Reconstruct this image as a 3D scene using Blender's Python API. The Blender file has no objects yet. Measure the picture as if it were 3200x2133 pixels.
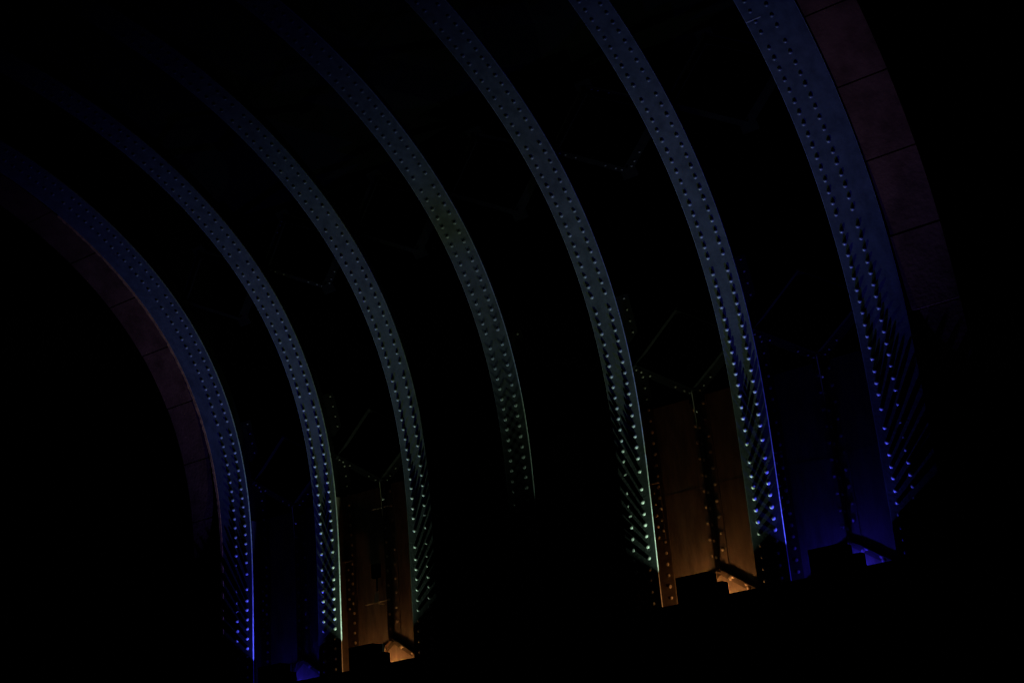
import bpy, bmesh, math, random
from mathutils import Matrix, Vector
random.seed(4)
scn = bpy.context.scene
R = math.radians

# ------------------------------------------------------------------ camera, sky, exposure
S = 2.5                                   # spacing of the ribs in metres
X4 = -15.64045                            # the middle rib
DEL = R(-30.0)
YAW, ROLL, FPX = 0.55008, -0.31949, 4664.83
cy_, sy_, cz_, sz_ = math.cos(YAW), math.sin(YAW), math.cos(ROLL), math.sin(ROLL)
M = Matrix(((cz_, -sz_, 0), (sz_, cz_, 0), (0, 0, 1))) @ Matrix(((cy_, 0, sy_), (0, 1, 0), (-sy_, 0, cy_)))
T = Matrix(((1, 0, 0), (0, -math.sin(DEL), math.cos(DEL)), (0, -math.cos(DEL), -math.sin(DEL))))
CAM_Z = 1.7
cam = bpy.data.objects.new("camera", bpy.data.cameras.new("camera"))
scn.collection.objects.link(cam)
cam.matrix_world = Matrix.Translation((0, 0, CAM_Z)) @ (T @ M.transposed() @ Matrix(((1, 0, 0), (0, -1, 0), (0, 0, -1)))).to_4x4()
cam.data.sensor_width = 36.0
cam.data.lens = FPX / 3200 * 36.0
cam.data.clip_start = 0.1
cam.data.clip_end = 3000
scn.camera = cam

world = bpy.data.worlds.new("World"); scn.world = world; world.use_nodes = True
wn = world.node_tree
sky = wn.nodes.new("ShaderNodeTexSky"); sky.sky_type = 'NISHITA'; sky.sun_disc = False
sky.sun_elevation = R(-7); sky.sun_rotation = R(200)
wn.links.new(sky.outputs[0], wn.nodes["Background"].inputs[0])
wn.nodes["Background"].inputs[1].default_value = 0.002
scn.view_settings.view_transform = 'Standard'; scn.view_settings.look = 'None'
scn.view_settings.exposure = 0; scn.view_settings.gamma = 1
scn.render.engine = 'CYCLES'
scn.cycles.max_bounces = 4
scn.cycles.sample_clamp_indirect = 0.3

# lamp powers (W) and colours of the floodlights
POW_WHITE, COL_WHITE = 860.0, (0.64, 1.0, 0.72)
POW_BLUE, COL_BLUE = 1150.0, (0.07, 0.08, 1.0)
POW_ORANGE, COL_ORANGE = 29.0, (1.0, 0.40, 0.12)
POW_BLUEB, COL_BLUEB = 21.0, (0.04, 0.03, 1.0)

# ------------------------------------------------------------------ the arch curve (arc length in rivet pitches)
P0Y, P0Z, TH0, PITCH = -0.00898, 24.8842, -0.09757, 0.20576
KN = [-60, -36, -24, -12, 0, 8, 16, 24, 40]
KV = [-0.0200, -0.01895, -0.02205, -0.03404, -0.03139, -0.02309, -0.00528, 0.0, 0.0]
KV = [-0.01895, -0.01895, -0.02205, -0.03404, -0.03139, -0.02309, -0.00528, 0.00254, 0.00254]

def kap(s):
    if s <= KN[0]: return KV[0]
    for i in range(len(KN) - 1):
        if s <= KN[i + 1]:
            return KV[i] + (KV[i + 1] - KV[i]) * (s - KN[i]) / (KN[i + 1] - KN[i])
    return KV[-1]
DS = 0.25
TAB = {0: (P0Y, P0Z, TH0)}
def _build():
    for sign, n in ((1, 180), (-1, 420)):
        y, z, th = P0Y, P0Z, TH0
        for i in range(n):
            s = sign * i * DS
            k = (kap(s) + kap(s + sign * DS)) / 2
            th2 = th + k * DS * sign
            y += sign * DS * PITCH * (math.cos(th) + math.cos(th2)) / 2
            z += sign * DS * PITCH * (math.sin(th) + math.sin(th2)) / 2
            th = th2
            TAB[sign * (i + 1)] = (y, z, th)
_build()
def arch(s, D=0.0):
    """world (Y, Z) of the arch at station s, D metres outward; plus the down-tangent angle"""
    f = s / DS; i = math.floor(f); t = f - i
    a, b = TAB[i], TAB[i + 1]
    y = a[0] + (b[0] - a[0]) * t; z = a[1] + (b[1] - a[1]) * t; th = a[2] + (b[2] - a[2]) * t
    y -= math.sin(th) * D; z += math.cos(th) * D
    return (-y * math.sin(DEL) + z * math.cos(DEL), -(y * math.cos(DEL) + z * math.sin(DEL)) + CAM_Z, th)
def P(x, s, D=0.0):
    a = arch(s, D); return Vector((x, a[0], a[1]))
def frame(s):
    """unit vectors: down tangent, outward normal"""
    th = arch(s)[2]
    g = lambda y, z: Vector((0, -y * math.sin(DEL) + z * math.cos(DEL), -(y * math.cos(DEL) + z * math.sin(DEL))))
    return g(math.cos(th), math.sin(th)), g(-math.sin(th), math.cos(th))
def RX(k): return X4 + S * (k - 4)

# crown: station where the arch is level
CROWN = min((abs(frame(s * 0.25)[0].z), s * 0.25) for s in range(-260, -80))[1]
YC = arch(CROWN)[0]
SPAN_FLAT = 20.0                          # level middle of the arch, above and beside the camera
YM = YC - SPAN_FLAT / 2

# ------------------------------------------------------------------ materials
def mat(name, col, rough=0.5, metal=0.0, var=0.15, nscale=6.0, bump=0.15, bscale=40.0, dark=None, spec=0.5, stretch=1.0):
    m = bpy.data.materials.new(name); m.use_nodes = True
    nt = m.node_tree; b = nt.nodes["Principled BSDF"]
    b.inputs["Roughness"].default_value = rough; b.inputs["Metallic"].default_value = metal
    b.inputs["Specular IOR Level"].default_value = spec
    tc = nt.nodes.new("ShaderNodeTexCoord")
    n = nt.nodes.new("ShaderNodeTexNoise"); n.inputs["Scale"].default_value = nscale; n.inputs["Detail"].default_value = 8
    n.inputs["Roughness"].default_value = 0.65
    mp = nt.nodes.new("ShaderNodeMapping"); mp.inputs["Scale"].default_value = (1, 1, 1 / stretch)
    nt.links.new(tc.outputs["Object"], mp.inputs["Vector"]); nt.links.new(mp.outputs[0], n.inputs["Vector"])
    r = nt.nodes.new("ShaderNodeValToRGB")
    lo = dark or tuple(c * (1 - var) for c in col); hi = tuple(min(1, c * (1 + var)) for c in col)
    r.color_ramp.elements[0].position = 0.35; r.color_ramp.elements[1].position = 0.62
    r.color_ramp.elements[0].color = (*lo, 1); r.color_ramp.elements[1].color = (*hi, 1)
    nt.links.new(n.outputs["Fac"], r.inputs[0]); nt.links.new(r.outputs[0], b.inputs["Base Color"])
    n2 = nt.nodes.new("ShaderNodeTexNoise"); n2.inputs["Scale"].default_value = bscale; n2.inputs["Detail"].default_value = 5
    nt.links.new(tc.outputs["Object"], n2.inputs["Vector"])
    bp = nt.nodes.new("ShaderNodeBump"); bp.inputs["Strength"].default_value = bump; bp.inputs["Distance"].default_value = 0.01
    nt.links.new(n2.outputs["Fac"], bp.inputs["Height"]); nt.links.new(bp.outputs[0], b.inputs["Normal"])
    return m
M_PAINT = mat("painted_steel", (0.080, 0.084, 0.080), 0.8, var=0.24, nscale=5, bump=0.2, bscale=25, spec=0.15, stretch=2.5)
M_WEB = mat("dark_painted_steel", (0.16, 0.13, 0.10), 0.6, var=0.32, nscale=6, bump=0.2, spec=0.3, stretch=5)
M_BRACE = mat("shade_dark_steel", (0.005, 0.0045, 0.004), 0.75, var=0.2, spec=0.0)  # near black: the shade between the ribs is put into the colour
M_ANGLE = mat("brown_painted_angle", (0.07, 0.055, 0.04), 0.6, var=0.2, spec=0.2)
M_EDGE = mat("edge_highlight_paint", (0.26, 0.27, 0.25), 0.5, var=0.3, nscale=14)  # paler than the flange: the edge highlight is put into the colour
M_RIVET = mat("rivet_steel", (0.21, 0.217, 0.20), 0.30, var=0.12, nscale=12, bump=0.05)
M_RIVETW = mat("dark_rivet_steel", (0.42, 0.36, 0.29), 0.22, var=0.15, nscale=12, bump=0.05)
M_STONE = mat("red_sandstone", (0.13, 0.050, 0.027), 0.95, var=0.35, nscale=1.6, bump=0.7, bscale=14, spec=0.0)
M_MORTAR = mat("dark_mortar", (0.05, 0.04, 0.035), 0.95, var=0.2)
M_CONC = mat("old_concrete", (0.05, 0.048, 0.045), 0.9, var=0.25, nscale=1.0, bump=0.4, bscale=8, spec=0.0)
M_DECK = mat("shade_dark_concrete", (0.0022, 0.0022, 0.0022), 0.95, var=0.2, nscale=1.0, spec=0.0)  # darkness of the unlit deck and walls put into the colour
M_GROUND = mat("asphalt", (0.045, 0.045, 0.047), 0.95, var=0.25, nscale=0.6, bump=0.4, bscale=60)
M_BLACK = mat("black_powder_coat", (0.0006, 0.0006, 0.0006), 0.9, var=0.1, spec=0.0)
M_GAPGLOW = mat("orange_gap_glow", (0.42, 0.17, 0.05), 0.8, var=0.4, nscale=9)  # orange light of the gap put into the colour
M_GALV = mat("galvanised_steel", (0.45, 0.40, 0.33), 0.45, var=0.2, nscale=15)

# ------------------------------------------------------------------ mesh helpers
COL = scn.collection
def obj(name, bm, m, parent=None, smooth=False):
    me = bpy.data.meshes.new(name); bmesh.ops.recalc_face_normals(bm, faces=bm.faces[:]); bm.to_mesh(me); bm.free()
    me.materials.append(m)
    if smooth:
        for p in me.polygons: p.use_smooth = True
    o = bpy.data.objects.new(name, me); COL.objects.link(o)
    if parent: o.parent = parent; o.matrix_parent_inverse = Matrix.Translation(-parent.location)
    return o
def thing(name, label, cat, loc, group=None):
    o = bpy.data.objects.new(name, None); COL.objects.link(o); o.location = loc; o.empty_display_size = 0.3
    return tag(o, label, cat, group)
def tag(o, label, cat, group=None):
    o["label"] = label; o["category"] = cat
    if group: o["group"] = group
    return o
def hexa(bm, c):
    """box from 8 corners: 4 bottom ring, 4 top ring"""
    v = [bm.verts.new(p) for p in c]
    for f in ((3, 2, 1, 0), (4, 5, 6, 7), (0, 1, 5, 4), (1, 2, 6, 5), (2, 3, 7, 6), (3, 0, 4, 7)):
        bm.faces.new([v[i] for i in f])
def block(bm, x0, x1, s0, s1, d0, d1):
    """small block in arch coordinates"""
    c = [P(x, s, d) for s in (s0, s1) for x, d in ((x0, d0), (x1, d0), (x1, d1), (x0, d1))]
    hexa(bm, c)
def box(bm, x0, x1, y0, y1, z0, z1):
    hexa(bm, [Vector((x, y, z)) for z in (z0, z1) for x, y in ((x0, y0), (x1, y0), (x1, y1), (x0, y1))])
def mirY(v): return Vector((v.x, 2 * YM - v.y, v.z))
def ribbon(bm, x0, x1, sA, sB, d0, d1, step=0.5, full=False):
    """curved bar of rectangular section following the arch from sA down to sB (full: over the crown and down again)"""
    n = max(1, int(round((sB - sA) / step)))
    st = [sA + (sB - sA) * i / n for i in range(n + 1)]
    rings = [[P(x, s, d) for x, d in ((x0, d0), (x1, d0), (x1, d1), (x0, d1))] for s in st]
    if full:
        rings = [[mirY(v) for v in r] for r in reversed(rings)] + rings
    V = [[bm.verts.new(v) for v in r] for r in rings]
    for a, b in zip(V, V[1:]):
        for i in range(4): bm.faces.new((a[i], a[(i + 1) % 4], b[(i + 1) % 4], b[i]))
    bm.faces.new(V[0]); bm.faces.new(list(reversed(V[-1])))
def bar(bm, a, b, up, w, t, off=0.0):
    """flat bar from a to b, width w across, thickness t along 'up'"""
    ax = (b - a).normalized(); side = ax.cross(up).normalized(); u = side.cross(ax).normalized()
    c = [p + side * sx * w / 2 + u * (off + sz) for p in (a, b) for sx, sz in ((-1, 0), (1, 0), (1, t), (-1, t))]
    hexa(bm, c)
def dome_mesh(name, r, h, m, nu=14, nv=4):
    bm = bmesh.new(); rings = []
    for j in range(nv):
        a = math.pi / 2 * j / nv
        rings.append([bm.verts.new((r * math.cos(a) * math.cos(2 * math.pi * i / nu), r * math.cos(a) * math.sin(2 * math.pi * i / nu), h * math.sin(a))) for i in range(nu)])
    top = bm.verts.new((0, 0, h))
    for a, b in zip(rings, rings[1:]):
        for i in range(nu): bm.faces.new((a[i], a[(i + 1) % nu], b[(i + 1) % nu], b[i]))
    for i in range(nu): bm.faces.new((rings[-1][i], rings[-1][(i + 1) % nu], top))
    me = bpy.data.meshes.new(name); bm.to_mesh(me); bm.free(); me.materials.append(m)
    for p in me.polygons: p.use_smooth = True
    return me
RIV = dome_mesh("rivet", 0.038, 0.040, M_RIVET)
RIVW = dome_mesh("rivet_small", 0.032, 0.028, M_RIVETW)
RIVB = dome_mesh("rivet_shade_dark", 0.026, 0.02, M_ANGLE)  # shade put into a darker colour for braces and upper angles
def place(me, name, loc, nrm, parent, rot=0.0, sc=1.0):
    o = bpy.data.objects.new(name, me); COL.objects.link(o); o.parent = parent
    q = nrm.to_track_quat('Z', 'Y').to_matrix().to_4x4() @ Matrix.Rotation(rot, 4, 'Z')
    o.matrix_parent_inverse = Matrix.Identity(4)
    base = parent.location if parent.parent is None else Vector((0, 0, 0))
    wm = Matrix.Translation(loc) @ q @ Matrix.Diagonal((sc, sc, sc * random.uniform(0.85, 1.1), 1))
    o.matrix_basis = Matrix.Translation(-base) @ wm
    return o

# ------------------------------------------------------------------ ground, abutments, deck
S_END = 29.2
Yb, Zb, _ = arch(28.8)
LEDGE_Z = Zb
Y_FRONT = arch(28.8, -0.8)[0]
X_L, X_R = RX(1) - 1.5, RX(7) + 1.5

bm = bmesh.new(); box(bm, -1500, 1500, -1500, 1500, -0.5, 0)
g = obj("ground", bm, M_GROUND); g["kind"] = "structure"

def abutment(near):
    f = (lambda y: 2 * YM - y) if near else (lambda y: y)
    lab = ("dark concrete abutment ledge on the near bank, outside the picture" if near else
           "black unlit abutment along the bottom with the feet of all seven ribs on it")
    t = thing("abutment", lab, "abutment", (RX(4), f(Yb), 0), "bridge abutments")
    b = bmesh.new(); box(b, X_L, X_R, f(Y_FRONT), f(Yb + 6), 0.0, LEDGE_Z - 0.35); obj("pier_wall", b, M_CONC, t)
    b = bmesh.new(); box(b, X_L - 0.15, X_R + 0.15, f(Y_FRONT - 0.12), f(Yb + 6), LEDGE_Z - 0.347, LEDGE_Z); obj("coping_ledge", b, M_CONC, t)
    if near: return
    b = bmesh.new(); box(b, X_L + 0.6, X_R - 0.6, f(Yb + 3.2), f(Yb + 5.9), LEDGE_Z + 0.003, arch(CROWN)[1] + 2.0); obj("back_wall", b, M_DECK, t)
abutment(False); abutment(True)

ZCR = arch(CROWN)[1]
dk = thing("bridge_deck", "unlit deck slab above the steel ribs", "bridge deck", (RX(4), YM, ZCR + 2.05))
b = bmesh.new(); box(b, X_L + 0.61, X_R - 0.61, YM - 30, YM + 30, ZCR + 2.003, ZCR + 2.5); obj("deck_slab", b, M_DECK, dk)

# ------------------------------------------------------------------ stone fascia arches
def stone_arch(x0, x1, label, wall_x0, wall_x1):
    t = thing("stone_arch", label, "stone arch", (0.5 * (x0 + x1), Yb, LEDGE_Z), "stone arches at the two faces of the bridge")
    js = [-4.83 + 6.45 * i for i in range(-7, 7)]
    js = [j for j in js if CROWN + 1.5 < j < S_END] + [S_END]
    js = [CROWN] + js
    mb = bmesh.new(); ribbon(mb, x0 + 0.012, x1 - 0.012, CROWN, S_END, 0.055, 1.06, 0.5, True)
    obj("mortar_core", mb, M_DECK, t)
    for near in (False, True):
        for a, c in zip(js, js[1:]):
            v = bmesh.new()
            g_ = 0.06
            off = random.uniform(-0.012, 0.012)
            ribbon(v, x0, x1, a + (g_ if a != CROWN else 0.0), c - g_, 0.03 + off, 0.55, 0.5)
            if near:
                for w in v.verts: w.co = mirY(w.co)
            e = [ed for ed in v.edges if len(ed.link_faces) == 2 and ed.calc_face_angle(0) > 0.6]
            bmesh.ops.bevel(v, geom=e, offset=0.014, segments=1, affect='EDGES')
            obj("voussoir", v, M_STONE, t)
    nl = 15; wl = SPAN_FLAT / nl
    for i in range(nl):
        v = bmesh.new(); box(v, x0, x1, YC - SPAN_FLAT + i * wl + 0.012, YC - SPAN_FLAT + (i + 1) * wl - 0.012, ZCR + 0.03, ZCR + 0.55)
        bmesh.ops.bevel(v, geom=v.edges[:], offset=0.014, segments=1, affect='EDGES')
        obj("voussoir", v, M_STONE, t)
    # spandrel wall standing on the ring
    w = bmesh.new(); sts = [CROWN + (27.0 - CROWN) * i / 40 for i in range(41)]
    prof = [arch(s, 1.063) for s in sts]
    pts = [(2 * YM - y, z) for y, z, _ in reversed(prof)] + [(y, z) for y, z, _ in prof]
    top = ZCR + 3.4
    lo0 = [w.verts.new((wall_x0, y, z)) for y, z in pts]; hi0 = [w.verts.new((wall_x0, y, top)) for y, z in pts]
    lo1 = [w.verts.new((wall_x1, y, z)) for y, z in pts]; hi1 = [w.verts.new((wall_x1, y, top)) for y, z in pts]
    for i in range(len(pts) - 1):
        w.faces.new((lo0[i], lo0[i + 1], hi0[i + 1], hi0[i])); w.faces.new((lo1[i], hi1[i], hi1[i + 1], lo1[i + 1]))
        w.faces.new((lo0[i], lo1[i], lo1[i + 1], lo0[i + 1])); w.faces.new((hi0[i], hi0[i + 1], hi1[i + 1], hi1[i]))
    for i in (0, -1): w.faces.new((lo0[i], hi0[i], hi1[i], lo1[i]))
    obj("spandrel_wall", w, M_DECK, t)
    return t
sl = stone_arch(RX(1) - 1.5, RX(1) - 0.64, "dim red sandstone arch at far left, outside the leftmost blue rib", RX(1) - 1.5, RX(1) - 1.0)
sr = stone_arch(RX(7) + 0.62, RX(7) + 1.5, "dark reddish sandstone arch at right, beside the widest blue rib", RX(7) + 1.0, RX(7) + 1.5)
# irregular strip painting orange light into the gap beside the left stone arch
fb = bmesh.new(); prev = None
for i in range(0, 150):
    s = -30 + i * 0.38
    w_ = 0.012 + 0.022 * abs(math.sin(i * 1.7) * math.sin(i * 0.53)) + random.uniform(0, 0.014)
    cur = [fb.verts.new(P(RX(1) - 0.60 + dx, s, d)) for dx, d in ((-w_, -0.008), (0.03, -0.008), (0.03, 0.05), (-w_, 0.05))]
    if prev:
        for k in range(4): fb.faces.new((prev[k], prev[(k + 1) % 4], cur[(k + 1) % 4], cur[k]))
    prev = cur
obj("gap_glow_strip", fb, M_GAPGLOW, sl)

# ------------------------------------------------------------------ the seven ribs
ST = ([0 + i for i in range(15)] + [15.24, 16.84] + [18.07 + i for i in range(10)]
      + [-1.5 - i for i in range(16)] + [-18 - i for i in range(14)] + [-32.5 - i for i in range(14)])
ST = sorted([s for s in ST if s < 28.3 and s > CROWN], reverse=True)
RIBS = {
    1: "blue-lit riveted steel rib, leftmost, with the dim red stone arch along its left edge",
    2: "second riveted rib from the left, blue with a green-white right edge",
    3: "third riveted rib from the left, pale rivets down its foot beside the smaller orange glow",
    4: "faintest grey-green rib in the middle, with unlit gaps on both sides",
    5: "riveted rib with the brightest green-white rivets, left of the larger orange glow",
    6: "riveted rib between the larger orange glow and the blue bay, half white half blue rivets",
    7: "widest riveted rib, blue, rightmost of the seven beside the right stone arch",
}
FL = {1: (-0.56, 0.30), 7: (-0.30, 0.59)}
G = 0.149
for k in range(1, 8):
    x = RX(k); a, c = FL.get(k, (-0.30, 0.30))
    t = thing("arch_rib", RIBS[k], "steel rib", (x, Yb, LEDGE_Z), "parallel riveted steel ribs under the bridge")
    b = bmesh.new(); ribbon(b, x + a, x + c, CROWN, S_END, 0.0, 0.028, 0.5, True)
    fl = obj("bottom_flange", b, M_PAINT, t)
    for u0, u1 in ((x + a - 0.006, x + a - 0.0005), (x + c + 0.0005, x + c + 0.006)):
        b = bmesh.new(); ribbon(b, u0, u1, CROWN, S_END, 0.001, 0.030, 0.5, True); obj("edge_highlight_strip", b, M_EDGE, t)  # added pale strips that paint the lit line along the flange
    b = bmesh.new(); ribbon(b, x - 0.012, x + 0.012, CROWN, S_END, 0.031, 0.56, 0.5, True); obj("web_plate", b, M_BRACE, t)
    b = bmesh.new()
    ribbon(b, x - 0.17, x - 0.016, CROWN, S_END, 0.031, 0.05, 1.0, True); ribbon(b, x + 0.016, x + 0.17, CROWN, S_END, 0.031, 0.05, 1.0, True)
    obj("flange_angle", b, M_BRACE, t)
    # thin raised joint of the flange plates in each gap of the rivets
    b = bmesh.new(); first = True; n = 0
    rest = []
    for s in ST:
        for sg in (-1, 1):
            js = s + random.uniform(-0.035, 0.035); jx = x + sg * G + random.uniform(-0.004, 0.004)
            tn, nn = frame(js)
            if n < 100:
                place(RIV, "rivet", P(jx, js, 0.001), -nn, fl, random.uniform(0, 6), random.uniform(0.94, 1.06)); n += 1
            else: rest.append((jx, js, nn))
    b.free()
    rb = bmesh.new()
    for near in (False, True):
        for jx, js, nn in (rest if not near else rest + [(x + sg * G, s, frame(s)[1]) for s in ST[:40] for sg in (-1, 1)]):
            m4 = Matrix.Translation(P(jx, js, 0.001)) @ (-nn).to_track_quat('Z', 'Y').to_matrix().to_4x4()
            vs = []
            nb = len(rb.verts)
            rb.from_mesh(RIV); rb.verts.ensure_lookup_table()
            for v in rb.verts[nb:]:
                v.co = m4 @ v.co
                if near: v.co = mirY(v.co)
    o = obj("rivet_rows", rb, M_RIVET, t, smooth=True); o["kind"] = "stuff"
    if k == 7:
        b = bmesh.new(); block(b, x - 0.30, x - 0.03, -19.30, -19.20, -0.006, -0.0005)
        obj("plate_joint", b, M_GALV, t)

# ------------------------------------------------------------------ lower diaphragms between the ribs
BAY = {
    1: "deep blue-lit plate between the two leftmost ribs at the bottom",
    2: "smaller orange-lit plate between the second and third ribs at the bottom",
    3: "unlit plate between the third rib and the faint middle rib",
    4: "unlit plate right of the faint middle rib",
    5: "larger orange-lit plate with riveted stiffener between the fifth and sixth ribs",
    6: "deep blue-lit plate between the two rightmost ribs",
}
XB = {
    1: "unlit crossed braces between the two leftmost ribs", 2: "dark crossed braces over the smaller orange glow",
    3: "unlit crossed braces left of the faint middle rib", 4: "unlit crossed braces right of the faint middle rib",
    5: "dark crossed braces above the larger orange glow", 6: "unlit crossed braces between the two rightmost ribs",
}
DD = 0.55
for k in range(1, 7):
    x0 = RX(k); xm = x0 + 1.25; x1 = x0 + 2.5
    t = thing("diaphragm", BAY[k], "steel plate", (xm, Yb, LEDGE_Z), "plates closing the foot of each bay")
    b = bmesh.new()
    # plate with a V-shaped top edge
    sts = [9.3, 12, 15, 18, 21, 24, 27, S_END]
    ribbon(b, x0 + 0.015, x1 - 0.015, 9.3, S_END, DD, DD + 0.014, 1.0); 
    pl = obj("web_plate", b, M_WEB, t)
    b = bmesh.new(); block(b, x0 + 0.33, x1 - 0.33, 17.2, 17.25, DD - 0.006, DD - 0.001); obj("lap_seam", b, M_WEB, pl)
    # side angles
    for sg, xa in ((1, x0), (-1, x1)):
        b = bmesh.new()
        lo, hi = sorted((xa + sg * 0.03, xa + sg * 0.32)); ribbon(b, lo, hi, 9.3, S_END, DD - 0.022, DD - 0.003, 0.5)
        lo, hi = sorted((xa + sg * 0.016, xa + sg * 0.030)); ribbon(b, lo, hi, 9.3, S_END, DD - 0.20, DD - 0.003, 0.5)
        sa = obj("side_angle", b, M_ANGLE, t)
        b = bmesh.new(); lo, hi = sorted((xa + sg * 0.03, xa + sg * 0.32)); ribbon(b, lo, hi, -1.0, 9.25, DD - 0.022, DD - 0.003, 0.5)
        ua = obj("upper_angle", b, M_BRACE, t)  # upper length of the same angle, with shade put into its colour
        lo, hi = sorted((xa + sg * 0.035, xa + sg * 0.25))
        for u0, u1 in ((16.0, 21.0),):
            b = bmesh.new(); ribbon(b, lo, hi, u0, u1, DD - 0.040, DD - 0.025, 0.5); obj("splice_plate", b, M_ANGLE if u0 > 0 else M_BRACE, sa)
            b = bmesh.new(); block(b, lo, hi, u0 - 0.1, u0 - 0.005, DD - 0.12, DD - 0.025); obj("splice_lip", b, M_WEB if u0 > 0 else M_BRACE, sa)
        s = -0.7
        while s < 27.0:
            on = 16.2 < s < 20.8
            d = DD - (0.040 if on else 0.022)
            place(RIVW if s > 9 else RIVB, "rivet", P(xa + sg * 0.225, s, d), -frame(s)[1], sa if s > 9 else ua, sc=random.uniform(0.85, 1.1))
            if on: place(RIVW, "rivet", P(xa + sg * 0.12, s + 0.5, d), -frame(s)[1], sa, sc=random.uniform(0.8, 1.0))
            s += 1.0
    # centre stiffener: two angles back to back
    b = bmesh.new()
    ribbon(b, xm - 0.19, xm - 0.010, 9.3, 24.6, DD - 0.018, DD - 0.003, 0.5); obj("stiffener_angle", b, M_WEB, t); b = bmesh.new()
    ribbon(b, xm + 0.010, xm + 0.19, 9.3, 24.6, DD - 0.018, DD - 0.003, 0.5)
    cs = obj("centre_stiffener", b, M_WEB, t)
    b = bmesh.new(); ribbon(b, xm - 0.009, xm + 0.009, 9.0, 25.0, DD - 0.19, DD - 0.003, 0.5); obj("stem_plate", b, M_ANGLE, cs)
    s = 10.0
    while s < 24.4:
        for sg in (-1, 1): place(RIVW, "rivet", P(xm + sg * 0.115, s + (0.35 if sg < 0 else 0), DD - 0.018), -frame(s)[1], cs, sc=1.15)
        o = place(RIVW, "rivet", P(xm + 0.009, s + 0.72, DD - 0.13), Vector((1, 0, 0)), cs)
        s += 1.45
    # splayed foot: two diagonal tees below the stiffener
    for sg in (-1, 1):
        b = bmesh.new()
        A = P(xm + sg * 0.0, 24.7, DD - 0.003); B = P(xm + sg * 0.72, 27.2, DD - 0.003)
        n = -frame(25)[1]
        tip = 0.17; 
        c0 = A; c1 = B
        ax = (B - A).normalized(); sd = ax.cross(n).normalized() * 0.008
        e0 = A + n * 0.085; e1 = B + n * 0.085
        hexa(b, [c0 - sd, c1 - sd, c1 + sd, c0 + sd, e0 - sd, e1 - sd, e1 + sd, e0 + sd])
        bar(b, A + ax * 0.03, B, n, 0.17, 0.016, 0.001)
        fo = obj("splayed_foot", b, M_ANGLE, t)
        for f_, h_ in ((0.35, 0.045), (0.7, 0.045)):
            q_ = A.lerp(B, f_) + n * h_
            nr = ax.cross(n).normalized(); nr = nr if nr.z < 0 else -nr
            place(RIVW, "bolt", q_ + nr * 0.008, nr, fo, sc=1.3)
        for f_ in (0.3, 0.75):
            place(RIVW, "bolt", A.lerp(B, f_) + ax.cross(n).normalized() * 0.055 + n * 0.017, n, fo, sc=1.1)
    # crossed braces
    for j, (sa_, sb_) in enumerate(((1.3, 9.1), (-18.6, -10.8))):
        smid = (sa_ + sb_) / 2
        u = thing("cross_brace", XB[k] + ("" if j == 0 else ", nearer the top edge"), "steel brace", P(xm, smid, DD), "crossed braces between the ribs")
        for xs, ss, xe, se in ((x0 + 0.05, smid, xm, sa_), (xm, sa_, x1 - 0.05, smid), (x1 - 0.05, smid, xm, sb_), (xm, sb_, x0 + 0.05, smid)):
            b = bmesh.new(); A = P(xs, ss, DD - 0.04); B = P(xe, se, DD - 0.04); n = -frame(smid)[1]
            ax = (B - A).normalized(); sd = ax.cross(n).normalized()
            bar(b, A, B, n, 0.15, 0.012)
            bar(b, A + sd * 0.074 , B + sd * 0.074, n, 0.012, 0.09, 0.013)
            br = obj("angle_bar", b, M_BRACE, u)
            for f_ in (0.08, 0.16, 0.30, 0.70, 0.84, 0.92) if j == 0 or k in (2, 5) else ():
                place(RIVB, "rivet", A.lerp(B, f_) + n * 0.012 - sd * 0.02, n, br, sc=0.9)
        for sx in (sa_, sb_):
            b = bmesh.new(); block(b, xm - 0.16, xm + 0.16, sx - 0.7, sx + 0.7, DD - 0.037, DD - 0.026); obj("gusset_plate", b, M_BRACE, u)

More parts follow.
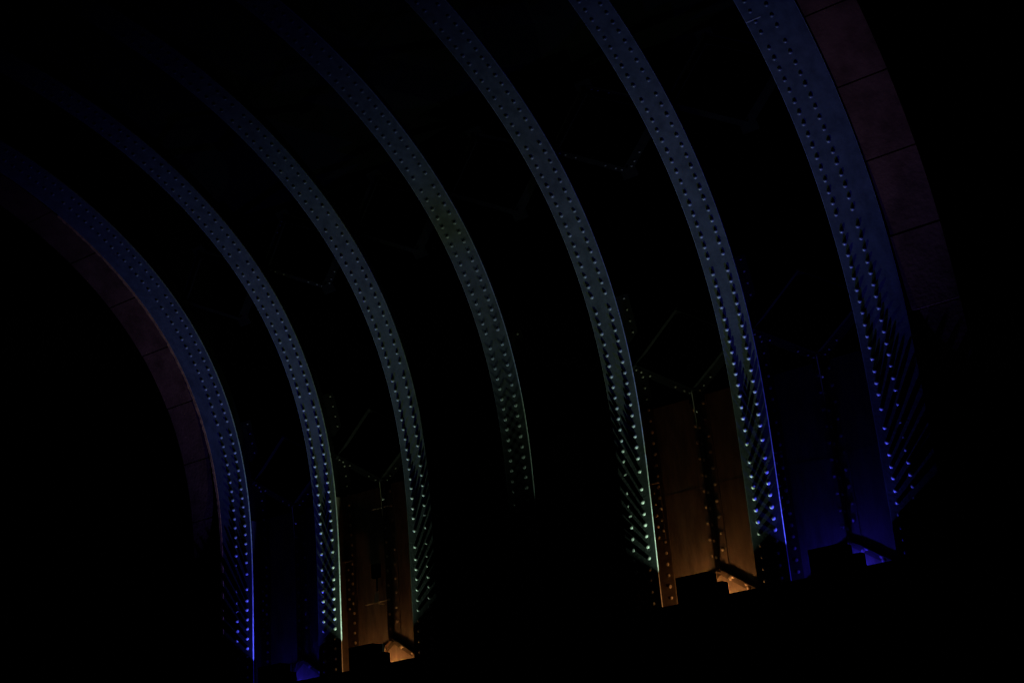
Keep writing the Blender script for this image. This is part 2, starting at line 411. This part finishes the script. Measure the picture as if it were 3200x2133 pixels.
# ------------------------------------------------------------------ floodlights at mid-bay
def lamp(kind, name, loc, aim, power, col, parent, size=150, blend=0.4, rad=0.05):
    l = bpy.data.lights.new(name, 'SPOT'); l.energy = power; l.color = col; l.spot_size = R(size); l.spot_blend = blend
    l.shadow_soft_size = rad
    o = bpy.data.objects.new(name, l); COL.objects.link(o)
    q = aim.to_track_quat('-Z', 'Y').to_matrix().to_4x4()
    o.parent = parent; o.matrix_basis = Matrix.Translation(Vector(loc) - parent.location) @ q
    return o
FLAB = {1: "small black floodlight box lighting the leftmost bay blue", 2: "black floodlight box below the smaller orange glow",
        5: "black floodlight box cut out against the larger orange glow", 6: "black floodlight box cut out against the blue glow at right"}
def floodlight(k, pw, cw, pb, cb, dl, aim, cone):
    xc = RX(k) + 1.18
    t = thing("floodlight", FLAB[k], "floodlight", P(xc, 27.4, -0.3), "floodlights between the feet of the ribs")
    hw = 0.32; dv = dl + 0.05
    b = bmesh.new()
    block(b, xc - hw, xc + hw, 28.0, 28.1, -0.42, dv)                       # bottom
    for sg, low in ((-1, 26.55), (1, 26.75)):                               # cheeks: tall in front, low at the back
        u0, u1 = sorted((xc + sg * hw, xc + sg * (hw - 0.02)))
        block(b, u0, u1, 25.75, 27.99, -0.40, dl - 0.07)
        block(b, u0, u1, low, 27.99, dl - 0.068, dv)
    block(b, xc - hw, xc + hw, 25.75, 27.99, -0.42, -0.402)                 # front
    block(b, xc - hw, xc + 0.25, 25.52, 28.1, dv + 0.002, dv + 0.02)          # back visor
    obj("housing", b, M_BLACK, t)
    b = bmesh.new(); block(b, xc - 0.2, xc + 0.2, 27.86, 27.95, -0.36, dv - 0.02); obj("reflector", b, M_BLACK, t)
    b = bmesh.new(); block(b, xc + hw + 0.03, xc + hw + 0.24, 26.75, 28.1, -0.40, -0.20); obj("added_shade_block", b, M_BLACK, t)  # black block added to cover plate that should lie in shade
    for sg in (-1, 1):
        b = bmesh.new(); block(b, xc + sg * (hw + 0.012) - 0.01, xc + sg * (hw + 0.012) + 0.01, 27.0, 28.5, -0.34, -0.30); obj("yoke_arm", b, M_BLACK, t)
    tn, nn = frame(27.5)
    lamp("main", "flood_lamp", P(xc, 27.7, dl), (-tn * 1.0 + nn * aim), pw, cw, t, cone, 1.0, 0.012)
    l = bpy.data.lights.new("wash_lamp", 'POINT'); l.energy = pb; l.color = cb; l.shadow_soft_size = 0.02
    o = bpy.data.objects.new("wash_lamp", l); COL.objects.link(o); o.parent = t; o.location = P(xc, 28.0, 0.16) - t.location
floodlight(1, POW_BLUE, COL_BLUE, POW_BLUEB * 0.35, COL_BLUEB, -0.052, 0.50, 138)
floodlight(2, POW_WHITE, COL_WHITE, POW_ORANGE * 0.7, COL_ORANGE, -0.065, 0.62, 130)
floodlight(5, POW_WHITE, COL_WHITE, POW_ORANGE, COL_ORANGE, -0.065, 0.62, 130)
floodlight(6, POW_BLUE, COL_BLUE, POW_BLUEB, COL_BLUEB, -0.052, 0.50, 138)

# ------------------------------------------------------------------ cable bracket and junction box in the second bay
x = RX(2)
t = thing("cable_bracket", "thin orange-lit cross-shaped bracket on the smaller orange plate", "bracket", P(x + 1.03, 21.0, DD - 0.1))
b = bmesh.new(); bar(b, P(x + 0.74, 21.1, DD - 0.25), P(x + 1.30, 21.0, DD - 0.20), -frame(21)[0], 0.05, 0.012); obj("shelf_bar", b, M_GALV, t)
b = bmesh.new(); bar(b, P(x + 1.02, 21.0, DD - 0.22), P(x + 1.02, 19.9, DD - 0.22), -frame(21)[1], 0.10, 0.01); obj("upright", b, M_GALV, t)
b = bmesh.new(); bar(b, P(x + 1.02, 21.05, DD - 0.19), P(x + 1.02, 21.05, DD - 0.02), Vector((1, 0, 0)), 0.03, 0.03); obj("arm", b, M_GALV, t)
b = bmesh.new(); block(b, x + 0.78, x + 0.98, 16.9, 18.3, DD - 0.10, DD - 0.003)
bmesh.ops.bevel(b, geom=b.edges[:], offset=0.012, segments=2, affect='EDGES')
t = thing("junction_box", "small black junction box above the cross-shaped bracket", "junction box", P(x + 0.88, 17.6, DD - 0.05))
obj("case", b, M_BLACK, t)
b = bmesh.new(); bar(b, P(x + 0.9, 18.35, DD - 0.05), P(x + 0.9, 20.0, DD - 0.05), -frame(19)[1], 0.02, 0.02); obj("conduit", b, M_BLACK, t)

t = thing("cable_rest", "faint short cable rest bar above the junction box, in the smaller orange bay", "bracket", P(x + 1.15, 11.3, DD - 0.1))
b = bmesh.new(); bar(b, P(x + 0.93, 11.6, DD - 0.14), P(x + 1.40, 11.6, DD - 0.14), -frame(11)[0], 0.05, 0.012); obj("rest_bar", b, M_WEB, t)
b = bmesh.new(); bar(b, P(x + 1.1, 11.7, DD - 0.13), P(x + 1.1, 11.7, DD - 0.004), Vector((1, 0, 0)), 0.03, 0.02); obj("arm", b, M_WEB, t)
